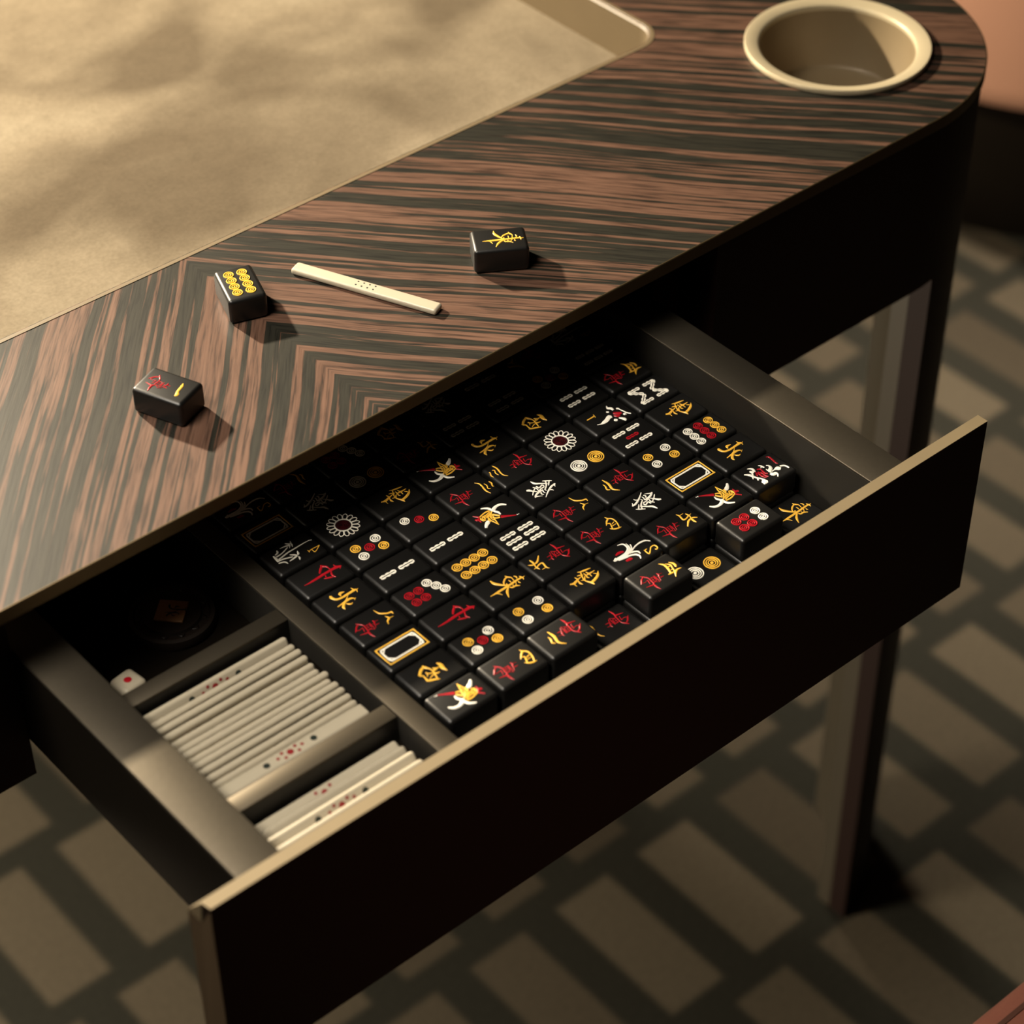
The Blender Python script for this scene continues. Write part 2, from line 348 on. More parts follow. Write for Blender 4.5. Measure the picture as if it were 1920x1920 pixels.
# traced outlines of the marks on the tiles, in thousandths of a unit: (x, y, stroke width)
GLYPH = {"wan":{"r":[[[-7.1,-10.8,0.53],[-4.9,-9.2,1.2],[-2.6,-7.7,1.06],[0.4,-7.7,0.93],[3.9,-8.3,1.06]],[[-5.1,-9.7,1.06],[-4.0,-12.2,1.33],[-2.0,-14.1,1.33],[-0.4,-15.9,0.4]],[[-1.4,-14.5,0.53],[-0.3,-12.2,0.66],[-0.9,-10.0,0.53]],[[-1.2,-9.5,0.66],[1.2,-10.0,0.8],[3.1,-10.7,0.4]],[[3.7,-15.1,0.32],[4.5,-11.8,1.06],[5.0,-9.3,1.6],[3.8,-8.0,1.06]],[[4.6,-8.9,1.33],[8.1,-9.1,1.6],[11.6,-8.3,0.32]],[[-0.9,-7.7,0.59],[-0.8,-4.3,0.66],[3.0,-4.7,0.66],[3.1,-8.3,0.66],[-0.9,-7.7,0.59]],[[1.1,-8.0,0.37],[1.1,-4.5,0.37]],[[-1.0,-5.9,0.37],[3.1,-6.4,0.37]],[[-1.5,-3.2,0.66],[2.1,-3.3,0.8],[5.7,-3.8,0.4]],[[-2.2,-0.2,0.53],[-0.2,0.1,1.33],[1.9,-1.2,0.8],[5.3,-2.6,0.4]],[[-0.4,0.9,0.53],[0.0,3.1,0.32]],[[2.7,-0.7,1.06],[2.9,2.1,0.32]],[[0.7,-2.1,0.53],[0.4,0.4,0.53]],[[3.6,-6.3,0.53],[5.7,-3.8,0.32]]]},"four":{"y":[[[-7.4,12.1,0.32],[-5.1,13.0,1.06],[-2.9,15.2,1.2],[1.0,15.4,1.06],[4.6,14.3,1.06],[7.2,12.9,0.8]],[[-4.7,13.0,1.33],[-3.2,10.5,1.33],[0.1,7.1,0.4]],[[-1.1,8.7,0.66],[-0.1,10.7,0.8],[3.0,9.5,0.93],[5.1,8.6,0.8]],[[3.9,7.0,0.4],[6.3,9.3,1.2],[7.5,12.4,1.06],[7.7,14.5,0.32]],[[1.3,11.3,0.66],[0.4,14.1,0.66]],[[3.1,10.1,0.59],[2.9,13.7,0.59]]]},"five":{"y":[[[-8.3,7.5,0.35],[-5.4,9.6,1.44],[-1.1,9.6,1.73],[4.1,7.8,1.44]],[[-5.3,10.9,0.35],[-2.3,13.2,1.15],[0.8,12.3,1.01],[4.6,11.1,1.15]],[[-1.4,9.2,0.72],[-1.5,12.5,0.72]],[[4.1,5.5,0.72],[4.4,7.5,1.15],[4.7,11.7,1.15]],[[-4.9,13.9,0.35],[-2.1,15.7,1.44],[0.7,15.5,1.73],[1.7,14.5,0.86]],[[4.9,17.0,0.35],[4.3,13.5,1.44],[5.7,10.7,1.73],[9.2,7.8,0.43]],[[2.2,10.0,0.63],[1.2,12.3,0.63]]]},"curl":{"y":[[[-6.7,7.9,0.33],[-4.2,9.0,1.33],[0.1,8.1,1.33],[1.0,10.0,1.22],[-0.2,14.1,1.11]],[[-4.4,9.2,0.66],[-4.4,12.7,0.33]],[[-3.2,13.7,0.33],[-0.9,14.2,1.33],[0.8,14.3,0.89],[3.1,13.4,1.11]],[[-0.4,15.1,0.66],[-0.6,16.8,0.33]],[[2.8,13.4,0.89],[3.7,15.6,1.11],[5.3,17.5,0.44]],[[3.3,13.2,1.11],[6.0,13.0,1.55],[8.5,13.4,0.55]],[[3.2,13.0,1.11],[4.0,9.8,1.55],[7.9,5.5,0.89]]]},"south":{"y":[[[-7.6,-1.3,0.48],[-4.9,-0.7,1.99],[-1.9,1.0,1.0],[2.0,0.9,1.2],[5.9,-0.2,1.0],[7.9,-0.7,0.8]],[[-6.3,-0.9,1.99],[-4.4,-5.0,1.99],[-1.3,-8.5,1.8]],[[-1.3,-8.5,1.2],[0.3,-6.7,1.0],[3.2,-6.9,1.12],[5.7,-6.8,1.4]],[[5.1,-8.2,0.6],[6.3,-6.0,1.52],[7.8,-2.6,1.4],[9.4,0.3,0.48]],[[-1.7,2.6,0.48],[-0.1,3.8,1.6],[0.7,6.1,0.6]],[[0.3,6.7,0.48],[0.8,3.1,1.6],[0.8,1.0,1.0]],[[4.2,4.2,0.48],[4.0,1.8,1.4],[2.3,0.6,1.0]],[[-1.1,-3.4,1.2],[0.7,-2.7,1.0],[2.3,0.6,0.8]],[[2.6,-4.7,0.6],[0.3,-3.2,0.8]],[[5.3,-5.2,0.48],[4.0,-2.4,0.8],[3.5,0.5,1.0]],[[-3.5,7.3,0.4],[-1.0,8.8,2.39],[2.6,8.0,2.79],[6.4,8.8,0.48]]]},"bird":{"w":[[[-7.2,14.3,1.6],[-5.2,12.5,2.39],[-3.6,10.1,3.19],[-2.6,8.4,1.99]],[[-2.8,-2.9,1.0],[-0.0,-3.1,1.8],[2.2,-1.9,1.8],[4.1,-1.8,2.39]],[[2.4,-12.6,1.0],[5.1,-10.2,1.99],[6.0,-6.4,2.19],[4.9,-2.9,2.79],[2.9,-0.4,1.99]],[[4.7,-1.1,1.99],[8.4,0.1,1.99],[11.1,4.2,1.0]],[[-11.0,-11.8,0.88],[-10.4,-11.4,0.88]],[[-11.2,-12.9,0.72],[-10.7,-12.7,0.72]]],"r":[[[-10.6,-10.8,0.8],[-7.9,-6.3,1.6],[-4.7,-1.3,2.79]],[[-0.5,13.0,0.72],[2.3,12.8,1.4],[4.4,11.0,1.6]],[[2.8,12.0,1.99],[3.6,14.3,1.99],[4.6,14.3,0.6]],[[4.8,10.7,1.6],[8.5,13.6,0.8]]],"y":[[[-10.5,5.3,0.48],[-6.7,4.4,1.04],[-2.4,3.1,1.04],[1.0,1.6,1.04]],[[-9.9,5.3,0.48],[-5.9,6.0,1.04],[-3.0,6.6,1.12],[0.2,6.1,1.04]],[[-5.5,3.8,0.56],[-2.6,5.0,0.8],[0.6,4.5,0.8]],[[-4.7,-0.5,1.2],[-4.0,1.9,1.2],[-1.4,3.6,0.96]],[[-3.4,-1.5,1.2],[-1.6,-0.1,1.6],[1.0,1.6,1.2]],[[3.9,-0.2,1.04],[1.0,2.9,1.04],[-2.0,5.0,0.88]],[[4.4,1.3,1.04],[3.3,5.6,1.04],[3.8,9.0,0.8]],[[3.1,1.9,0.88],[1.8,6.0,0.96],[2.6,8.3,0.8]],[[5.5,0.8,1.12],[5.9,4.7,1.2],[5.0,8.9,1.04],[4.2,10.8,0.96]],[[-0.5,8.8,0.96],[0.1,10.9,1.2],[2.7,11.2,1.2],[4.6,10.5,0.96]],[[0.7,8.2,0.8],[1.1,10.0,0.8],[2.8,9.8,0.8],[2.6,8.3,0.8],[0.7,8.2,0.8]],[[2.1,2.8,0.88],[1.0,5.0,0.96],[0.7,7.4,0.88]],[[-4.4,7.8,1.04],[-2.2,7.6,1.6],[-0.5,6.7,0.8]]]},"east":{"y":[[[1.9,-12.9,0.33],[1.9,-8.7,1.33],[1.9,-5.3,1.77],[1.7,2.9,1.77],[1.4,8.9,1.66],[1.2,12.9,1.55],[1.3,16.1,1.33]],[[-0.8,15.1,0.33],[0.9,15.7,1.11],[3.6,15.9,0.33]],[[1.5,18.0,0.33],[1.9,16.3,0.89],[3.8,15.5,0.33]],[[2.4,-8.1,0.44],[3.6,-6.7,0.78],[6.0,-5.7,0.33]],[[-10.2,-3.0,0.44],[-6.7,-2.9,1.99],[-3.3,-0.8,1.77],[0.8,2.7,0.89]],[[10.8,-3.9,0.44],[6.5,-1.7,1.77],[4.1,0.6,1.55],[2.7,2.8,0.89]],[[-7.4,7.8,0.33],[-5.2,8.6,1.33],[-3.5,10.1,0.78],[-0.8,9.8,0.66],[3.0,9.1,0.62],[4.7,7.6,0.55]],[[-5.8,8.3,1.33],[-4.7,5.4,1.33],[-2.6,2.7,1.22],[-0.6,1.9,0.66]],[[6.7,9.5,0.44],[4.9,7.0,1.33],[4.8,4.3,1.11],[3.4,3.2,0.78]],[[-3.5,12.3,0.33],[-1.5,13.2,1.11],[-0.0,12.4,0.66]],[[2.6,11.2,0.44],[4.1,11.2,1.0],[4.8,11.8,0.33]],[[-2.6,6.9,0.33],[-0.9,7.1,0.78],[0.3,6.9,0.44]],[[3.0,6.1,0.89],[4.0,6.1,0.66]],[[-0.7,3.5,0.89],[0.7,3.5,0.89]]]},"west":{"y":[[[-8.0,3.2,0.35],[-6.8,5.6,1.24],[-6.1,9.1,1.42],[-5.4,13.0,0.44]],[[-5.2,0.5,0.35],[-4.6,2.4,0.89],[-3.2,4.6,0.35]],[[-6.5,4.9,0.8],[-3.4,3.4,0.89],[-0.5,2.0,1.06],[2.0,1.8,0.89],[4.4,2.8,1.24],[6.4,4.1,1.95],[8.9,4.2,0.44]],[[0.3,14.9,0.44],[3.0,12.5,1.77],[5.0,8.6,1.95],[6.0,4.4,1.95]],[[-0.2,10.8,0.35],[1.6,12.5,0.8]],[[-1.7,13.6,0.35],[-1.6,10.2,1.24],[-1.7,7.4,1.24],[-1.7,6.0,0.53]],[[-4.4,7.7,0.44],[-2.1,8.4,1.06],[1.6,8.3,0.53]],[[-4.4,5.7,0.44],[-1.9,5.8,1.06],[0.2,5.1,0.89],[1.5,6.0,0.44]],[[-2.0,5.0,0.35],[0.1,2.9,1.24],[1.3,2.0,1.06]],[[0.0,-0.5,0.44],[0.7,1.3,0.89]],[[-3.2,3.2,0.62],[-2.6,0.6,0.8],[-2.1,-1.9,1.6],[-1.0,-5.8,1.95],[-1.8,-8.7,0.71]],[[-2.6,-8.0,0.35],[-1.3,-9.2,0.35]],[[-5.3,-1.9,0.35],[-3.6,-1.3,0.89],[-2.5,-1.4,0.71]],[[0.1,-6.3,0.89],[2.6,-6.4,0.44]],[[-1.2,-1.9,0.53],[1.5,-2.6,1.42],[3.6,-1.9,0.44]]]},"fa":{"w":[[[-10.0,5.2,0.71],[-7.6,1.9,1.06],[-5.0,-2.4,1.42],[-3.4,-6.4,1.6],[-3.1,-9.4,1.06]],[[-8.0,-4.0,0.44],[-6.5,-3.4,0.8],[-5.9,-2.3,0.71]],[[-5.6,-7.5,0.44],[-4.1,-8.3,0.8],[-3.0,-9.6,0.8]],[[-7.4,5.9,0.27],[-6.2,8.0,0.71],[-5.1,10.0,1.06],[-5.4,11.6,0.62]],[[-5.0,11.0,1.24],[-3.2,8.2,1.6],[-2.4,4.0,1.6],[-2.6,1.5,0.89]],[[-6.9,4.3,0.35],[-5.4,5.3,1.06],[-3.7,4.3,1.06]],[[-6.3,2.4,0.35],[-4.7,2.7,0.89],[-2.8,2.0,0.89]],[[-5.0,-0.1,0.44],[-3.3,0.3,0.89],[-2.2,-1.4,1.06],[0.2,-4.1,1.24],[3.5,-6.1,1.06]],[[-2.3,11.1,0.71],[-0.0,8.5,1.06],[1.7,6.0,1.06],[2.4,4.7,0.71]],[[-2.2,5.3,0.53],[0.6,7.7,0.89],[3.4,9.5,1.95],[4.4,11.3,1.24]],[[-1.6,4.8,0.71],[0.9,4.0,0.89],[2.6,4.5,1.06],[4.1,5.5,0.53]],[[-1.6,4.5,0.62],[-0.8,1.7,1.06],[-0.7,-1.5,0.89]],[[0.0,-1.7,1.06],[1.9,-1.4,1.06],[0.5,2.1,1.24]],[[0.6,2.5,1.06],[3.3,2.8,1.42]],[[0.9,-9.9,0.53],[2.4,-8.1,1.06],[3.8,-6.1,0.89],[5.0,-4.4,0.71]],[[-1.6,-4.7,0.53],[-0.0,-6.2,1.06],[1.8,-8.1,1.06]],[[0.4,-5.3,0.71],[2.1,-3.7,0.89],[4.2,-1.3,1.24],[6.1,1.2,1.77],[8.4,2.1,1.42],[10.1,2.5,0.53]]]},"zhong":{"r":[[[1.3,-14.1,0.44],[1.5,-9.2,1.33],[1.1,-2.8,1.99],[0.7,3.4,1.99],[0.7,8.8,1.99],[0.6,13.2,2.44],[1.9,16.8,1.77]],[[-2.6,13.7,0.44],[0.0,14.2,1.33]],[[1.5,17.6,0.33],[2.4,16.1,0.89],[3.8,14.8,0.44]],[[-8.2,6.4,0.44],[-6.2,7.1,1.99],[-4.2,8.9,1.33],[-1.4,9.3,0.89],[1.9,8.5,0.89],[5.1,6.8,1.33],[8.4,7.7,0.66]],[[-6.3,6.5,1.55],[-4.3,3.8,1.77],[-1.4,1.0,1.11]],[[7.2,6.8,0.89],[6.4,4.6,1.33],[5.1,1.5,1.11],[4.6,0.1,0.33]],[[2.6,3.1,0.78],[4.4,2.3,0.89]]]},"north":{"y":[[[-2.6,11.2,0.89],[-3.5,9.3,1.99],[-3.2,4.2,1.77],[-3.0,-1.9,1.77],[-4.2,-5.8,1.77],[-7.5,-7.1,2.22],[-9.0,-6.7,1.77]],[[-6.5,8.9,0.44],[-4.6,9.3,0.89]],[[-3.3,12.5,0.44],[-2.3,10.7,0.66],[-0.6,10.1,0.44]],[[-6.5,3.4,0.33],[-7.1,1.0,1.77],[-6.8,-0.4,1.99],[-4.6,-1.2,0.66]],[[-2.1,2.9,0.44],[0.2,0.1,0.89],[1.9,-2.5,1.77],[3.8,-5.0,1.77],[5.6,-6.6,1.99],[7.9,-6.7,0.44]],[[2.6,-9.3,0.66],[2.1,-5.3,1.33],[1.7,-1.9,1.77],[1.4,1.4,1.77],[2.2,3.7,1.11],[3.3,4.5,0.66]],[[3.1,5.6,0.33],[4.6,3.5,0.55]],[[3.5,-2.8,0.44],[5.2,-1.7,1.33],[6.1,-0.3,1.11],[5.7,1.2,0.44]]]},"orchid":{"w":[[[-10.3,-1.7,0.4],[-9.4,1.5,1.06],[-7.3,2.8,1.33],[-3.4,2.1,1.6],[-1.3,-0.8,1.6],[-0.3,-4.9,1.6],[0.1,-10.6,2.39],[0.1,-14.3,1.6]],[[-7.9,4.3,0.32],[-3.8,3.7,1.06],[-0.6,1.1,1.33],[0.7,-3.3,1.6]],[[-5.1,5.9,0.66],[-2.5,4.7,1.06],[0.0,1.8,1.33],[0.8,-1.5,1.6],[1.4,-7.1,2.93],[0.9,-11.3,2.39]],[[1.4,19.2,0.53],[-1.3,16.6,1.2],[-2.2,12.4,1.33],[-1.7,7.8,1.2],[-0.1,3.2,1.2],[1.4,-0.8,1.6]],[[6.4,5.0,0.8],[3.9,5.2,1.33],[2.2,3.2,1.33],[1.4,0.8,1.6]],[[10.4,1.7,0.8],[7.9,3.0,1.33],[5.2,2.0,1.6],[3.4,-1.1,1.33],[2.7,-5.1,1.6],[1.9,-9.1,1.6]],[[0.1,-14.3,1.06],[-1.3,-11.2,1.33]]],"r":[[[-3.3,-9.4,1.06],[-4.0,-5.9,2.39],[-2.8,-2.6,1.33]],[[5.7,-7.9,1.6],[5.9,-4.0,2.66],[7.1,-3.2,1.06]]],"y":[[[5.7,9.4,0.8],[10.6,9.3,1.06],[8.2,12.8,0.8],[6.4,14.9,0.93],[6.4,18.1,0.93],[9.4,18.4,0.93],[10.6,16.6,0.93],[9.6,16.0,0.8]],[[5.9,9.6,0.66],[5.8,11.6,0.53]]]},"peony":{"w":[[[-6.3,-13.6,0.89],[-3.5,-10.8,2.22],[0.5,-9.6,1.77],[4.4,-7.4,1.33],[7.6,-6.1,1.77]],[[7.1,-9.0,2.22],[8.8,-7.6,4.88],[10.0,-5.7,2.22]],[[10.7,-10.0,1.11],[10.1,-8.0,1.33]],[[-9.5,-7.4,0.66],[-8.1,-5.3,1.33],[-6.1,-4.5,1.99],[-3.5,-5.7,1.99]],[[-6.3,-8.0,1.33],[-4.7,-7.0,2.88],[-3.8,-6.0,1.33]],[[-3.5,-8.0,1.33],[-1.4,-9.4,1.33]],[[-0.1,-10.8,1.33],[1.5,-12.1,0.66]],[[3.1,-8.9,1.55],[4.9,-10.1,1.11]],[[-7.0,1.2,0.55],[-5.2,2.8,1.33],[-2.4,3.2,1.11]],[[-4.8,2.8,1.11],[-3.9,1.0,0.89]],[[-3.4,5.9,0.66],[-1.7,7.3,1.33],[0.9,6.4,2.66],[2.5,3.6,2.66],[4.2,3.6,1.33]],[[-0.5,3.0,0.66],[1.5,2.9,1.11],[3.5,3.2,1.11]],[[4.1,4.0,0.89],[4.0,7.2,1.11],[4.3,9.9,3.99],[6.1,11.5,2.66]],[[3.7,13.0,1.33],[5.1,15.6,1.33],[7.4,16.7,1.33],[9.4,16.7,1.11]],[[4.9,2.1,2.22],[7.0,3.1,3.32],[7.3,5.3,1.99],[9.3,5.3,1.33],[11.1,3.5,0.89]]],"r":[[[-10.1,12.4,0.44],[-8.9,14.3,1.33],[-4.6,14.0,1.55],[-0.9,13.4,1.33],[0.6,14.2,0.66]],[[-4.4,-2.5,1.33],[-3.3,-0.2,1.33],[-0.9,-0.3,1.33],[2.2,-0.6,1.33],[3.9,0.5,1.33]],[[-0.3,-7.2,1.33],[-0.7,-3.9,1.33],[0.9,-2.1,1.77],[3.9,-2.4,1.55],[6.6,-1.6,1.11]],[[-2.1,-3.6,1.33],[1.8,-4.8,1.55],[4.7,-4.3,1.33],[6.6,-3.1,0.89]],[[-3.0,-5.1,1.11],[-0.7,-6.2,1.11],[1.4,-7.2,0.89]]]},"plum":{"w":[[[7.9,-8.7,0.44],[5.1,-7.8,1.99],[3.6,-9.5,2.44],[0.7,-9.4,1.55]],[[0.6,-12.1,1.33],[-0.2,-13.4,1.33],[-2.1,-13.6,0.89],[-5.3,-14.3,1.11],[-8.2,-15.0,0.89],[-10.9,-16.7,1.11]],[[2.5,-3.8,1.33],[1.2,-5.3,1.33]],[[-4.3,11.4,0.55],[-5.5,8.5,1.11],[-5.4,5.7,2.88],[-4.8,2.3,3.32],[-2.8,-2.3,3.1],[-5.3,-2.2,1.33]],[[-8.1,-1.9,1.77],[-9.1,-2.8,2.66],[-10.0,-3.8,1.77]],[[-8.8,-6.3,1.11],[-10.4,-7.6,1.77],[-12.8,-8.8,2.44],[-14.5,-7.8,0.66]],[[-7.7,-13.0,2.22],[-9.4,-12.5,1.99]]],"r":[[[-1.8,-6.8,1.77],[-3.9,-9.1,2.88],[-5.7,-11.7,1.99]],[[-4.4,-5.3,1.33],[-6.3,-6.9,2.44],[-6.9,-9.1,1.33]]],"y":[[[4.6,13.6,0.89],[4.8,6.8,1.11]],[[6.4,5.6,0.55],[3.1,6.4,0.55]]]},"two":{"y":[[[8.1,6.2,0.89],[2.1,5.5,3.55],[-4.2,7.1,2.84],[-8.4,3.8,0.71]],[[4.0,9.2,0.71],[1.3,9.1,2.13],[-1.9,10.5,2.3],[-3.6,8.8,0.71]]]},"eight":{"y":[[[-9.4,6.7,0.53],[-4.6,7.7,2.22],[-1.2,11.8,2.13],[-0.3,14.9,2.3],[1.9,14.7,0.89]],[[0.1,8.8,0.53],[3.3,10.1,2.48],[4.9,7.5,2.13],[7.9,6.0,0.53]],[[3.4,10.5,1.24],[3.8,13.3,0.53]]]},"three":{"y":[[[-4.9,10.2,0.6],[-1.2,12.5,1.99],[6.7,11.1,2.39],[11.4,12.1,0.6]],[[0.1,14.9,0.6],[3.1,15.3,1.7],[6.0,13.8,1.4],[7.3,15.3,0.5]],[[0.6,19.2,0.6],[3.3,19.6,1.8],[5.9,18.0,1.6],[6.9,18.5,0.5]]]},"bamboo_plant":{"w":[[[-0.8,-11.6,1.22],[-2.5,-2.5,1.1],[-2.7,2.5,0.98],[-3.1,11.3,0.73],[-2.9,16.4,0.61],[-2.0,18.2,0.61]],[[-4.1,-11.0,1.22],[-4.5,-6.2,0.98],[-6.9,0.6,0.85]],[[0.2,-12.8,1.22],[0.9,-8.6,0.98],[2.5,-4.5,0.98],[3.2,-2.2,0.49]],[[-6.0,-12.3,0.98],[-3.5,-12.3,1.95],[1.0,-12.9,1.46]],[[-9.0,-7.1,0.98],[-7.1,-7.8,1.46],[-6.1,-10.6,0.98]],[[2.3,-13.8,0.98],[3.2,-10.8,0.98],[4.7,-9.3,0.98],[6.8,-9.0,0.49]],[[-9.4,-4.2,0.37],[-9.0,-0.3,1.22],[-7.9,3.4,1.46]],[[-11.5,1.6,0.49],[-8.6,4.0,1.46]],[[-11.1,6.0,0.37],[-9.0,5.0,1.22],[-8.0,4.3,0.73]],[[-7.8,4.9,1.22],[-5.1,3.7,0.49]],[[-7.6,3.2,0.98],[-5.4,1.3,0.37]],[[0.3,-2.7,0.37],[2.1,-0.6,1.22],[3.9,1.0,0.73]],[[5.5,-6.7,0.37],[5.0,-3.0,1.22],[4.4,0.6,1.22]],[[0.6,3.5,0.37],[2.9,2.7,1.46],[4.2,1.3,0.49]],[[5.5,0.9,0.49],[7.3,0.6,1.46],[9.0,-0.4,0.37]]],"y":[[[4.6,9.5,0.49],[7.1,9.5,0.61]],[[6.2,9.4,0.61],[5.7,12.2,0.61],[5.9,18.7,0.61]],[[5.9,18.7,0.61],[9.4,12.6,0.61],[5.9,12.3,0.61]]]}}
# ------------------------------------------------------------------ tiles
TW, TL, TH = 0.0288, 0.0415, 0.0205
def smooth_path(st):
    if len(st) < 3: return st
    out = []
    P = [st[0]] + list(st) + [st[-1]]
    closed = st[0][:2] == st[-1][:2]
    for i in range(1, len(P)-2):
        p0, p1, p2, p3 = P[i-1], P[i], P[i+1], P[i+2]
        for q in range(3):
            t = q/3
            out.append(tuple(0.5*((2*p1[k])+(-p0[k]+p2[k])*t+(2*p0[k]-5*p1[k]+4*p2[k]-p3[k])*t*t+(-p0[k]+3*p1[k]-3*p2[k]+p3[k])*t**3) for k in range(3)))
    out.append(st[-1]); return out
def stroke(ms, st, z, h, grow=1.0, lift=0.0):
    st = smooth_path([(a*.001, b*.001, c*.001*grow) for a, b, c in st])
    st = [p for i, p in enumerate(st) if i == 0 or math.hypot(p[0]-st[i-1][0], p[1]-st[i-1][1]) > 1e-6]
    n = len(st); vs = []; prof = [(1, 0), (0.72, 0.75), (0, 1), (-0.72, 0.75), (-1, 0)]
    for i, (x, y, w) in enumerate(st):
        a = st[max(0, i-1)]; b = st[min(n-1, i+1)]; dx, dy = b[0]-a[0], b[1]-a[1]; l = math.hypot(dx, dy) or 1
        nx, ny = -dy/l, dx/l; hw = max(w, .0003)/2; hh = h*min(1, 0.45+hw/.0010*0.55) + lift
        for s_, zz in prof: vs.append((x+nx*hw*s_, y+ny*hw*s_, z+zz*hh))
    fs = [(i*5+a, (i+1)*5+a, (i+1)*5+a+1, i*5+a+1) for i in range(n-1) for a in range(4)]
    fs += [(4,3,2,1,0), tuple((n-1)*5+a for a in range(5))]
    ms.add(vs, fs, True)
def ring(ms, cx, cy, r0, r1, z, h, n=26):
    """flat-topped annulus (a disc when r0 is 0), thousandths"""
    cx, cy, r0, r1 = cx*.001, cy*.001, r0*.001, r1*.001; vs = []
    if r0 > 0:
        e = (r1-r0)*.22; prof = [(r1, 0), (r1-e, h), (r0+e, h), (r0, 0)]
    else: prof = [(r1, 0), (r1*.8, h), (r1*.05, h*1.05)]
    k = len(prof)
    for i in range(n):
        a = 2*math.pi*i/n
        for r, zz in prof: vs.append((cx+r*math.cos(a), cy+r*math.sin(a), z+zz))
    fs = [(i*k+a, ((i+1)%n)*k+a, ((i+1)%n)*k+a+1, i*k+a+1) for i in range(n) for a in range(k-1)]
    if r0 <= 0: fs.append(tuple(i*k+k-1 for i in range(n)))
    ms.add(vs, fs, True)
def target(ms, cx, cy, r, z, h):
    ring(ms, cx, cy, r*.73, r, z, h, 32); ring(ms, cx, cy, r*.35, r*.58, z, h, 24); ring(ms, cx, cy, 0, r*.18, z, h, 12)
def big_target(ms, cx, cy, r, z, h):
    ring(ms, cx, cy, r*.82, r, z, h, 40); ring(ms, cx, cy, r*.58, r*.74, z, h, 36); ring(ms, cx, cy, r*.34, r*.50, z, h, 28); ring(ms, cx, cy, 0, r*.22, z, h, 14)
def cane(ms, x0, y0, x1, y1, w, z, h):
    """bamboo stick: knobbly outline with a dark slit down the middle"""
    L = math.hypot(x1-x0, y1-y0); dx, dy = (x1-x0)/L, (y1-y0)/L; nx, ny = -dy, dx
    for sgn in (1, -1):
        pts = []
        for i in range(13):
            t = i/12; bulge = abs(math.sin(t*math.pi*3)); wd = w*(.19+.22*bulge); o = (.075*w+wd/2)*sgn
            inset = 0.0
            pts.append((x0+dx*L*t+nx*o, y0+dy*L*t+ny*o, wd))
        stroke(ms, pts, z, h, 1.0)
    stroke(ms, [(x0, y0, w*.62), (x0+dx*.8, y0+dy*.8, w*.55)], z, h*.9); stroke(ms, [(x1, y1, w*.62), (x1-dx*.8, y1-dy*.8, w*.55)], z, h*.9)

DOTS = {
 4: [(-4.9,8.7,'w'),(4.9,8.7,'y'),(-4.9,-8.7,'y'),(4.9,-8.7,'w')],
 5: [(-4.9,8.7,'w'),(4.9,8.7,'y'),(-4.9,-8.7,'y'),(4.9,-8.7,'w'),(0,0,'r')],
 3: [(5.2,9,'y'),(0,0,'r'),(-5.2,-9,'w')],
 6: [(-4.1,9.2,'w'),(4.1,9.2,'w'),(-4.1,-1.6,'r'),(4.1,-1.6,'r'),(-4.1,-9.4,'r'),(4.1,-9.4,'r')],
 7: [(-6.6,6.6,'w'),(-.4,10.0,'w'),(5.9,12.9,'w'),(-4.1,-2.6,'r'),(4.1,-2.6,'r'),(-4.1,-10.6,'r'),(4.1,-10.6,'r')],
 8: [(x,y,'y') for y in (11.6,3.9,-3.9,-11.6) for x in (-5.0,5.0)],
 9: [(x,y,c) for y,c in ((10.4,'y'),(0,'r'),(-10.4,'w')) for x in (-7.2,0,7.2)],
}
CANES = {
 2: [(0,1.5,0,14.5,4.4,'w'),(0,-14.5,0,-1.5,4.4,'w')],
 4: [(x,y,x,y+11.5,4.0,'w') for x in (-4.7,4.7) for y in (1.5,-13)],
 5: [(x,y,x,y+11.5,4.0,'w') for x in (-7.2,7.2) for y in (1.2,-12.7)] + [(0,-5.6,0,5.6,3.6,'r')],
 6: [(x,y,x,y+13,4.4,'w') for x in (-6.8,0,6.8) for y in (1.6,-14.6)],
 61: [(x,y,x,y+8.2,3.6,'w') for x in (-5,5) for y in (-14,-4.1,5.8)],
 8: [(-8,2,-8,13,3.8,'w'),(-8,13,-.5,4,3.6,'w'),(.5,4,8,13,3.6,'w'),(8,13,8,2,3.8,'w'),(-8,-13,-8,-2,3.8,'w'),(-8,-13,-.5,-4,3.6,'w'),(.5,-4,8,-13,3.6,'w'),(8,-2,8,-13,3.8,'w')],
}
CACHE = {}
PART = {'d': 'maroon_marking', 'w': 'white_marking', 'y': 'yellow_marking', 'r': 'red_marking'}
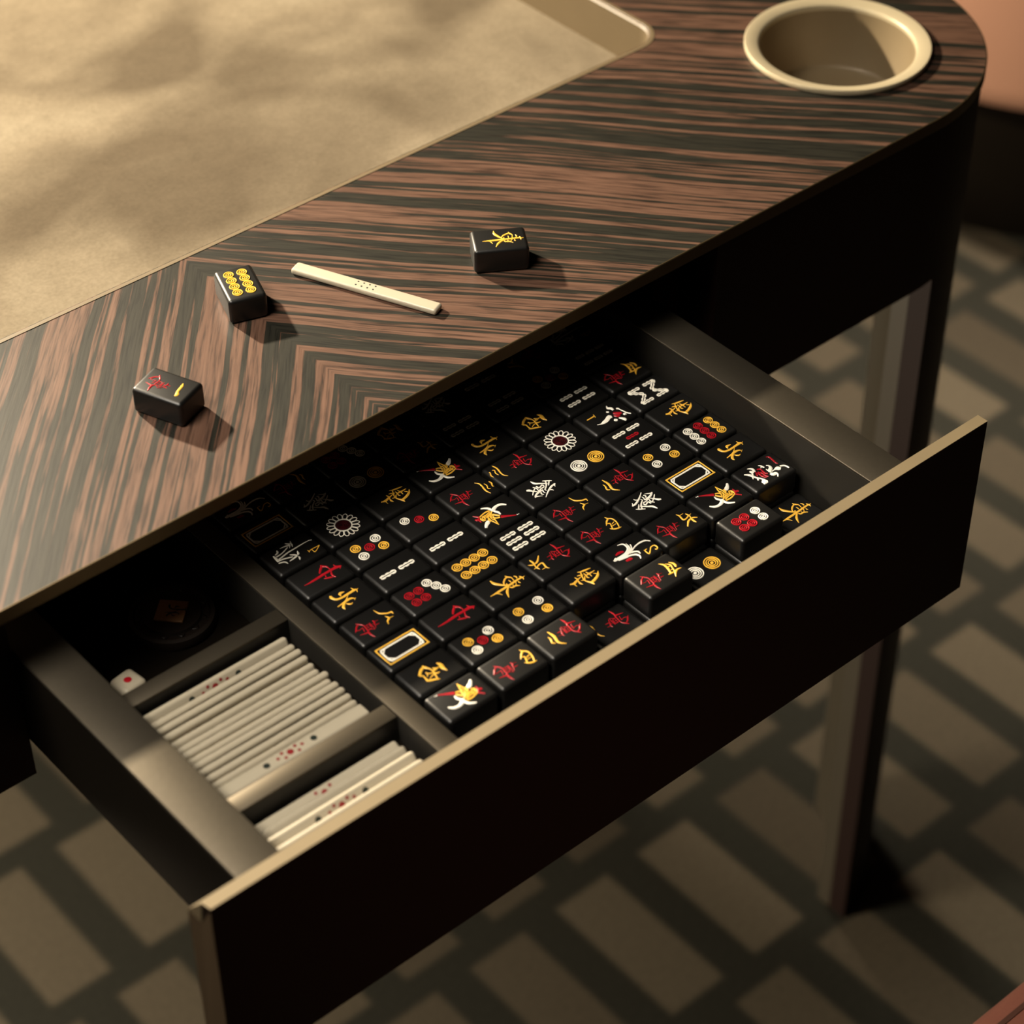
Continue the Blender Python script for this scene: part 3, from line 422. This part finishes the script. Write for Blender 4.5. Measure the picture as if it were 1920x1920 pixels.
def tile_data(kind):
    """list of (part name, mesh data) for the marks on a tile face"""
    if kind in CACHE: return CACHE[kind]
    ms = {}
    def g(c):
        if c not in ms: ms[c] = Mesh()
        return ms[c]
    z, h = TH - 0.0001, 0.00055
    def glyph(name):
        for c, sts in GLYPH[name].items():
            for i, st in enumerate(sts): stroke(g(c), st, z, h, 0.95 if name == 'wan' else 0.62 if name in ('two', 'eight', 'three') else 1.12, (i % 3)*0.00004)
    names = dict(PART)
    if kind in GLYPH and kind not in ('wan', 'four', 'five', 'curl', 'two', 'eight', 'three'): glyph(kind)
    elif kind.startswith('wan_'):
        glyph('wan'); n = kind[4:]; names = {'r': 'character', 'y': 'numeral'}
        if n == 'one': stroke(g('y'), [(-6.5, 9.0, .6), (-3.5, 9.8, 2.2), (2.5, 10.4, 1.9), (5.5, 11.8, 3.0), (7.5, 11.2, 1.0)], z, h, 1.0)
        else: glyph(n)
    elif kind.startswith('dots_'):
        for x, y, c in DOTS[int(kind[5:])]: target(g(c), x, y, 4.0 if kind in ('dots_4', 'dots_5', 'dots_8') else 3.75, z, h)
    elif kind == 'two_circles':
        big_target(g('y'), 0, 8.2, 6.4, z, h); big_target(g('w'), 0, -8.2, 6.4, z, h)
    elif kind == 'one_circle':
        big_target(g('d'), 0, 0, 5.0, z, h); ring(g('w'), 0, 0, 5.6, 6.8, z, h, 36)
        for i in range(16):
            a = 2*math.pi*i/16; b = math.pi/16
            P = []
            for q, rr in ((-1, 6.6), (-1, 9.6), (-.6, 11.2), (0, 11.9), (.6, 11.2), (1, 9.6), (1, 6.6)):
                P.append((rr*math.cos(a+b*q*.86), rr*math.sin(a+b*q*.86), 0.75))
            stroke(g('w'), P, z, h)
    elif kind == 'frame':
        def loop(c, w_, h_, r, wd):
            pts = []
            for cx, cy, a0 in ((w_-r, -h_+r, -90), (w_-r, h_-r, 0), (-w_+r, h_-r, 90), (-w_+r, -h_+r, 180)):
                for i in range(5): a = R(a0+90*i/4); pts.append((cx+r*math.cos(a), cy+r*math.sin(a), wd))
            pts.append(pts[0]); stroke(g(c), pts, z, h)
        loop('y', 8.3, 16.2, 1.8, 1.25); loop('w', 6.2, 14.0, 2.2, 1.5)
        for sx in (1, -1):
            for sy in (1, -1): stroke(g('w'), [(sx*6.0, sy*10.2, 1.2), (sx*2.6, sy*13.8, 1.2)], z, h)
    elif kind.startswith('canes_'):
        for x0, y0, x1, y1, w, c in CANES[int(kind[6:])]: cane(g(c), x0, y0, x1, y1, w, z, h)
    out = []
    for c, m_ in ms.items():
        o = m_.build(names[c], c); out.append((names[c], o.data)); bpy.data.objects.remove(o)
    CACHE[kind] = out; return out
b_ = Mesh(); b_.box(-TW/2, TW/2, -TL/2, TL/2, 0, TH)
o_ = b_.build('tile_body', 'tile', None, (0, 0, 0), bevel=0.0030, seg=5); BODY = o_.data; bpy.data.objects.remove(o_)

def tile(kind, x, y, zbase, rot, label, group):
    t = bpy.data.objects.new('mahjong_tile', BODY); COL.objects.link(t)
    t.location = (x*K, y*K, (zbase+ZF)*K); t.rotation_euler = (0, 0, rot)
    tag(t, label, 'mahjong tile', group)
    for n, data in (tile_data(kind) if kind else []):
        c = bpy.data.objects.new(n, data); COL.objects.link(c); c.parent = t
    return t

DESC = {
 'bird': 'gold bird with white plumes', 'wan_four': 'boxed yellow numeral and red character', 'wan_two': 'two yellow strokes and a red character',
 'wan_five': 'pointed yellow numeral and red character', 'wan_curl': 'curled yellow numeral and red character', 'wan_eight': 'splayed yellow strokes and red character',
 'wan_three': 'three yellow strokes and a red character', 'wan_one': 'one yellow stroke and red character', 'south': 'a yellow south-wind character', 'west': 'a yellow west-wind character',
 'east': 'a yellow east-wind character', 'north': 'a yellow north-wind character', 'zhong': 'a long red dragon character', 'fa': 'a white dragon character', 'frame': 'an empty white and gold frame',
 'orchid': 'white leaves and red buds', 'peony': 'a red flower among white leaves', 'plum': 'a dark red flower and white leaves', 'bamboo_plant': 'a white bamboo plant and numeral 4',
 'two_circles': 'one white and one gold circle', 'one_circle': 'a large white petalled circle', 'canes_2': 'two white bamboo sticks', 'canes_4': 'four white bamboo sticks',
 'canes_5': 'four white sticks round a red one', 'canes_6': 'six white bamboo sticks', 'canes_61': 'six short white bamboo sticks', 'canes_8': 'white bamboo sticks in zigzags',
 'dots_3': 'three circles on a diagonal', 'dots_4': 'four white and gold circles', 'dots_5': 'five circles round a red one', 'dots_6': 'two white and four red circles',
 'dots_7': 'three white and four red circles', 'dots_8': 'eight gold circles', 'dots_9': 'gold, red and white circles in rows',
}
ORD = ['leftmost', 'second from left', 'third from left', 'fourth from left', 'fourth from right', 'third from right', 'second from right', 'rightmost']
ROWN = ['front', 'second', 'third', 'fourth', 'fifth', 'sixth', 'seventh', 'eighth', 'rearmost']
ROWS = [
 [('bird','U'),('wan_four','U'),('wan_two','D'),None,('wan_five','U'),None,('dots_6','U'),None],
 [('south','U'),('dots_5','U'),('dots_4','U'),('west','U'),('orchid','U'),('wan_curl','U'),('bird','U'),('peony','U')],
 [('frame','U'),('zhong','U'),('east','U'),('wan_curl','D'),('wan_four','U'),('fa','U'),('frame','U'),('north','U')],
 [('wan_eight','U'),('dots_7','U'),('dots_8','U'),('canes_6','U'),('wan_eight','U'),('wan_two','D'),('dots_4','U'),('dots_9','U')],
 [('north','U'),('canes_2','U'),('canes_2','U'),('bird','D'),('fa','D'),('two_circles','U'),('canes_5','U'),('west','U')],
 [('zhong','U'),('dots_5','U'),('dots_3','U'),('wan_three','U'),('wan_three','D'),('one_circle','U'),('plum','D'),('canes_8','U')],
 [('bamboo_plant','U'),('one_circle','U'),('west','U'),('bird','U'),('north','U'),('south','U'),('canes_4','U'),('wan_five','U')],
 [('frame','U'),('fa','U'),('two_circles','U'),('wan_curl','U'),('canes_4','U'),('canes_4','U'),('dots_5','U'),('canes_61','U')],
 [('orchid','U'),('wan_two','U'),('dots_7','U'),('south','U'),('fa','U'),('canes_2','U'),('wan_eight','D'),('bamboo_plant','U')],
]
LOWER = {3: ('wan_three', 'D'), 5: ('two_circles', 'U'), 7: ('east', 'U')}
random.seed(5)
TZ = -0.085 - TH
for r, row in enumerate(ROWS):
    for c, it in enumerate(row):
        x = 0.6507 + 0.0443*c + random.uniform(-.0003, .0003); y = 0.8232 + 0.0306*r + random.uniform(-.0002, .0002)
        if it:
            k, o = it
            tile(k, x, y, TZ, R(-90 if o == 'U' else 90) + R(random.uniform(-.4, .4)), 'black tile with %s, %s, %s row' % (DESC[k], ORD[c], ROWN[r]), 'mahjong tiles laid out in the drawer')
        if r == 0 and c in LOWER:
            k, o = LOWER[c]
            tile(k, x, y, TZ - TH, R(-90 if o == 'U' else 90), 'sunken black tile with %s, in %s front gap' % (DESC[k], {3: 'left', 5: 'middle', 7: 'right'}[c]), 'mahjong tiles laid out in the drawer')
        else:
            tile(None, x, y, TZ - TH, R(-90), 'black mahjong tile in the lower layer, hidden under the top tiles', 'lower layer of mahjong tiles')
def up_rot(deg): return R(deg - 90)
tile('wan_one', 0.6238, 1.1030, 0.0, up_rot(-68.3), 'loose black tile with one yellow stroke and red character, at left of tabletop', 'loose mahjong tiles on the tabletop')
tile('dots_8', 0.7315, 1.1685, 0.0, up_rot(-108.9), 'loose black tile with eight gold circles on the striped tabletop', 'loose mahjong tiles on the tabletop')
tile('east', 0.9090, 1.0870, 0.0, up_rot(-32.5), 'loose black tile with yellow east-wind character, right of the ivory stick', 'loose mahjong tiles on the tabletop')

# ------------------------------------------------------------------ counting sticks
SW, ST = 0.0115, 0.0054
def stick_mesh(L):
    m = Mesh(); m.box(-L/2, L/2, -SW/2, SW/2, -ST/2, ST/2); o = m.build('stick', 'bone', None, (0,0,0), bevel=0.0023, seg=5); d_ = o.data; bpy.data.objects.remove(o); return d_
SD = stick_mesh(0.1215); SDL = stick_mesh(0.1215)
def dots_mesh(name, pts, m):
    ms = Mesh()
    for x, y, r in pts: ring(ms, x, y, 0, r, ST/2 - .00006, 0.00012, 18)
    o = ms.build(name, m); d_ = o.data; bpy.data.objects.remove(o); return (name, d_)
REDS = [(0,0,2.6),(-5.2,2.4,1.35),(5.2,2.4,1.35),(-5.0,-2.4,1.35),(5.4,-2.4,1.35),(-9.6,0,1.35),(9.8,.6,1.35)]
D_LONG = [dots_mesh('red_dots', REDS, 'inkred'), dots_mesh('black_dot', [(-18.6,0,2.6)], 'inkdark'), dots_mesh('black_dot', [(18.6,0,2.6)], 'inkdark')]
D_RED = [dots_mesh('red_dots', [(0,0,2.5),(-5.5,2.6,1.3),(5.5,2.6,1.3),(-5.5,-2.6,1.3),(5.5,-2.6,1.3)], 'inkred')]
D_EIGHT = [dots_mesh('black_dots', [(x,y,.9) for x in (-7.2,-2.4,2.4,7.2) for y in (-2.1,2.1)], 'inkdark')]
def stick(x, y, z, roll, label, dots=(), data=None, rz=0.0, group='ivory counting sticks in the drawer'):
    o = bpy.data.objects.new('counting_stick', data or SD); COL.objects.link(o)
    o.location = (x*K, y*K, (z+ZF)*K); o.rotation_euler = (roll, 0, rz); tag(o, label, 'counting stick', group)
    for n, dd in dots:
        c = bpy.data.objects.new(n, dd); COL.objects.link(c); c.parent = o
    return o
stick(0.8103, 1.1225, ST/2, 0, 'loose ivory counting stick with eight black dots on the striped tabletop', D_EIGHT, SDL, R(-66.6), 'loose counting stick')
def zst(floor_z, deg): return floor_z + (SW*abs(math.sin(R(deg))) + ST*abs(math.cos(R(deg))))/2 - 0.0006*abs(math.sin(R(2*deg)))
F1 = -0.1012
far = [(0.8746,90),(0.8818,88),(0.8886,90),(0.8949,68),(0.9006,90),(0.9073,70),(0.9141,68),(0.9215,90),(0.9289,88),(0.9356,90)]
names_far = ['next behind the flat one', 'third from the flat one', 'fourth from the flat one', 'low one behind the fourth', 'sixth, standing high', 'low brownish one after the sixth', 'lowest one midway in the stack',
             'fourth from rear, standing high', 'third from rear', 'second from rear']
stick(0.5402, 0.8594, F1+ST/2+.0015, 0, 'ivory counting stick lying directly beneath the flat dotted one')
stick(0.5395, 0.8597, F1+ST*1.5+.0016, 0, 'ivory counting stick lying flat, red and black dots facing up', D_LONG)
stick(0.5395, 0.8684, zst(F1, 62), R(62), 'low shaded ivory stick wedged just behind the flat dotted one')
for (y, a), nm in zip(far, names_far):
    stick(0.5392 + random.uniform(-.0016, .0008), y, zst(F1, a) + (0.0026 if a > 80 else 0.0), R(a), 'ivory counting stick on edge in rear compartment, %s' % nm)
stick(0.5385, 0.9440, zst(F1, 62)+.002, R(62), 'rearmost ivory counting stick, leaning, with black and red dots partly hidden', D_LONG)
F2 = -0.1030
stick(0.5390, 0.8242, zst(F2, 26), R(26), 'rear ivory stick in the front compartment, red dots, half in shade', D_RED)
stick(0.5392, 0.8166, zst(F2, 48)+.0003, R(48), 'ivory stick second from back in the front compartment, mostly covered')
stick(0.5400, 0.8084, zst(F2, 50)+.0012, R(50), 'bright-edged ivory stick with red and black dots in front compartment', D_LONG)
stick(0.5400, 0.7992, zst(F2, 54)+.0012, R(54), 'frontmost bright ivory stick leaning against the drawer front', D_RED)

# ------------------------------------------------------------------ wind indicator and die in the rear left compartment
w = thing('wind_indicator', (0.5660, 1.0370, -0.12), 'dark carved round wind indicator with small wooden character plate, in shadowed compartment', 'wind indicator', None, R(-47))
m = Mesh(); m.lathe(0, 0, [(0, 0), (0.0300, 0), (0.0310, 0.003), (0.0300, 0.008), (0.027, 0.0086), (0.026, 0.0070), (0.0215, 0.0070), (0.0205, 0.0092), (0.0185, 0.0095), (0, 0.0088)], 56)
for i in range(12):
    a = 2*math.pi*i/12; stroke(m, [(22.2*math.cos(a-.12), 22.2*math.sin(a-.12), 1.0), (24.4*math.cos(a), 24.4*math.sin(a), 1.6), (22.2*math.cos(a+.12), 22.2*math.sin(a+.12), 1.0)], 0.0069, 0.0015)
m.build('disc', 'wheel', w)
m = Mesh(); m.box(-.0104, .0104, -.0104, .0104, .0090, .0112); pl = m.build('character_plate', 'plate', w, bevel=0.0008)
m = Mesh()
for st in GLYPH['north']['y']: stroke(m, [(a*.72+3.0, b*.72-1.0, c*.8) for a, b, c in [(q[1]*-1*-1, -q[0], q[2]) for q in st]], 0.0111, 0.0004)
m.build('north_character', 'inkdark', pl)
t = thing('die', (0.5022, 0.9930, -0.12), 'rounded ivory die showing one red pip, by the left drawer wall', 'die', None, R(8))
m = Mesh(); m.box(-.0095, .0095, -.0095, .0095, 0, .019); m.build('cube_body', 'bone', t, bevel=0.0036, seg=5)
m = Mesh(); ring(m, 0, 0, 0, 2.9, .01895, .0002, 20); m.build('red_pip', 'r', t)

# ------------------------------------------------------------------ chairs
def chair(x, y, rot, label):
    t = thing('dining_chair', (x, y, -ZF), label, 'chair', None, rot)
    # local: seat front edge towards +Y, seat 0.60 wide, 0.58 deep
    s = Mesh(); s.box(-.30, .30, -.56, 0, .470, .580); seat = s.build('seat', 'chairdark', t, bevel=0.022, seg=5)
    p = Mesh(); p.sweep(rrect(-.276, .276, -.536, -.024, .024, 6), [(0.000, .5790), (0.004, .5790), (0.004, .5815), (0.000, .5815)]); p.build('piping', 'chairwood', seat)
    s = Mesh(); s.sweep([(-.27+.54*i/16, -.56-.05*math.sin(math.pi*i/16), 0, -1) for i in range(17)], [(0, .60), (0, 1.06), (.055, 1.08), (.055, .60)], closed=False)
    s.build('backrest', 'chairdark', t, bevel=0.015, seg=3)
    for sx in (-1, 1):
        for yy in (-.03, -.53):
            s = Mesh(); s.box(sx*.265-.016, sx*.265+.016, yy-.016, yy+.016, 0, .470 if yy > -.3 else .470); s.build('leg', 'chairwood', t, bevel=0.004)
        s = Mesh(); s.box(sx*.255-.012, sx*.255+.012, -.60, -.575, .45, .72); s.build('back_post', 'chairwood', t, bevel=0.003)
    s = Mesh(); s.box(-.28, .28, -.55, -.01, .330, .470); s.build('seat_frame', 'chairwood', t, bevel=0.004)
    return t
chair(0.88, 0.594, 0.0, 'dark russet upholstered chair with piped seat, cut off at lower right of the photo')
st = thing('round_stool', (2.80, 1.95, -ZF), 'round terracotta upholstered stool beyond the right side of the table, out of focus', 'stool')
m = Mesh(); m.lathe(0, 0, [(0, .235), (.38, .235), (.405, .25), (.41, .28), (.41, .52), (.40, .555), (.375, .575), (.30, .585), (0, .59)], 72); sc = m.build('cushion', 'chair', st)
m = Mesh(); m.lathe(0, 0, [(0, 0), (.36, 0), (.365, .005), (.365, .235), (0, .235)], 64); m.build('plinth', 'dark', st)
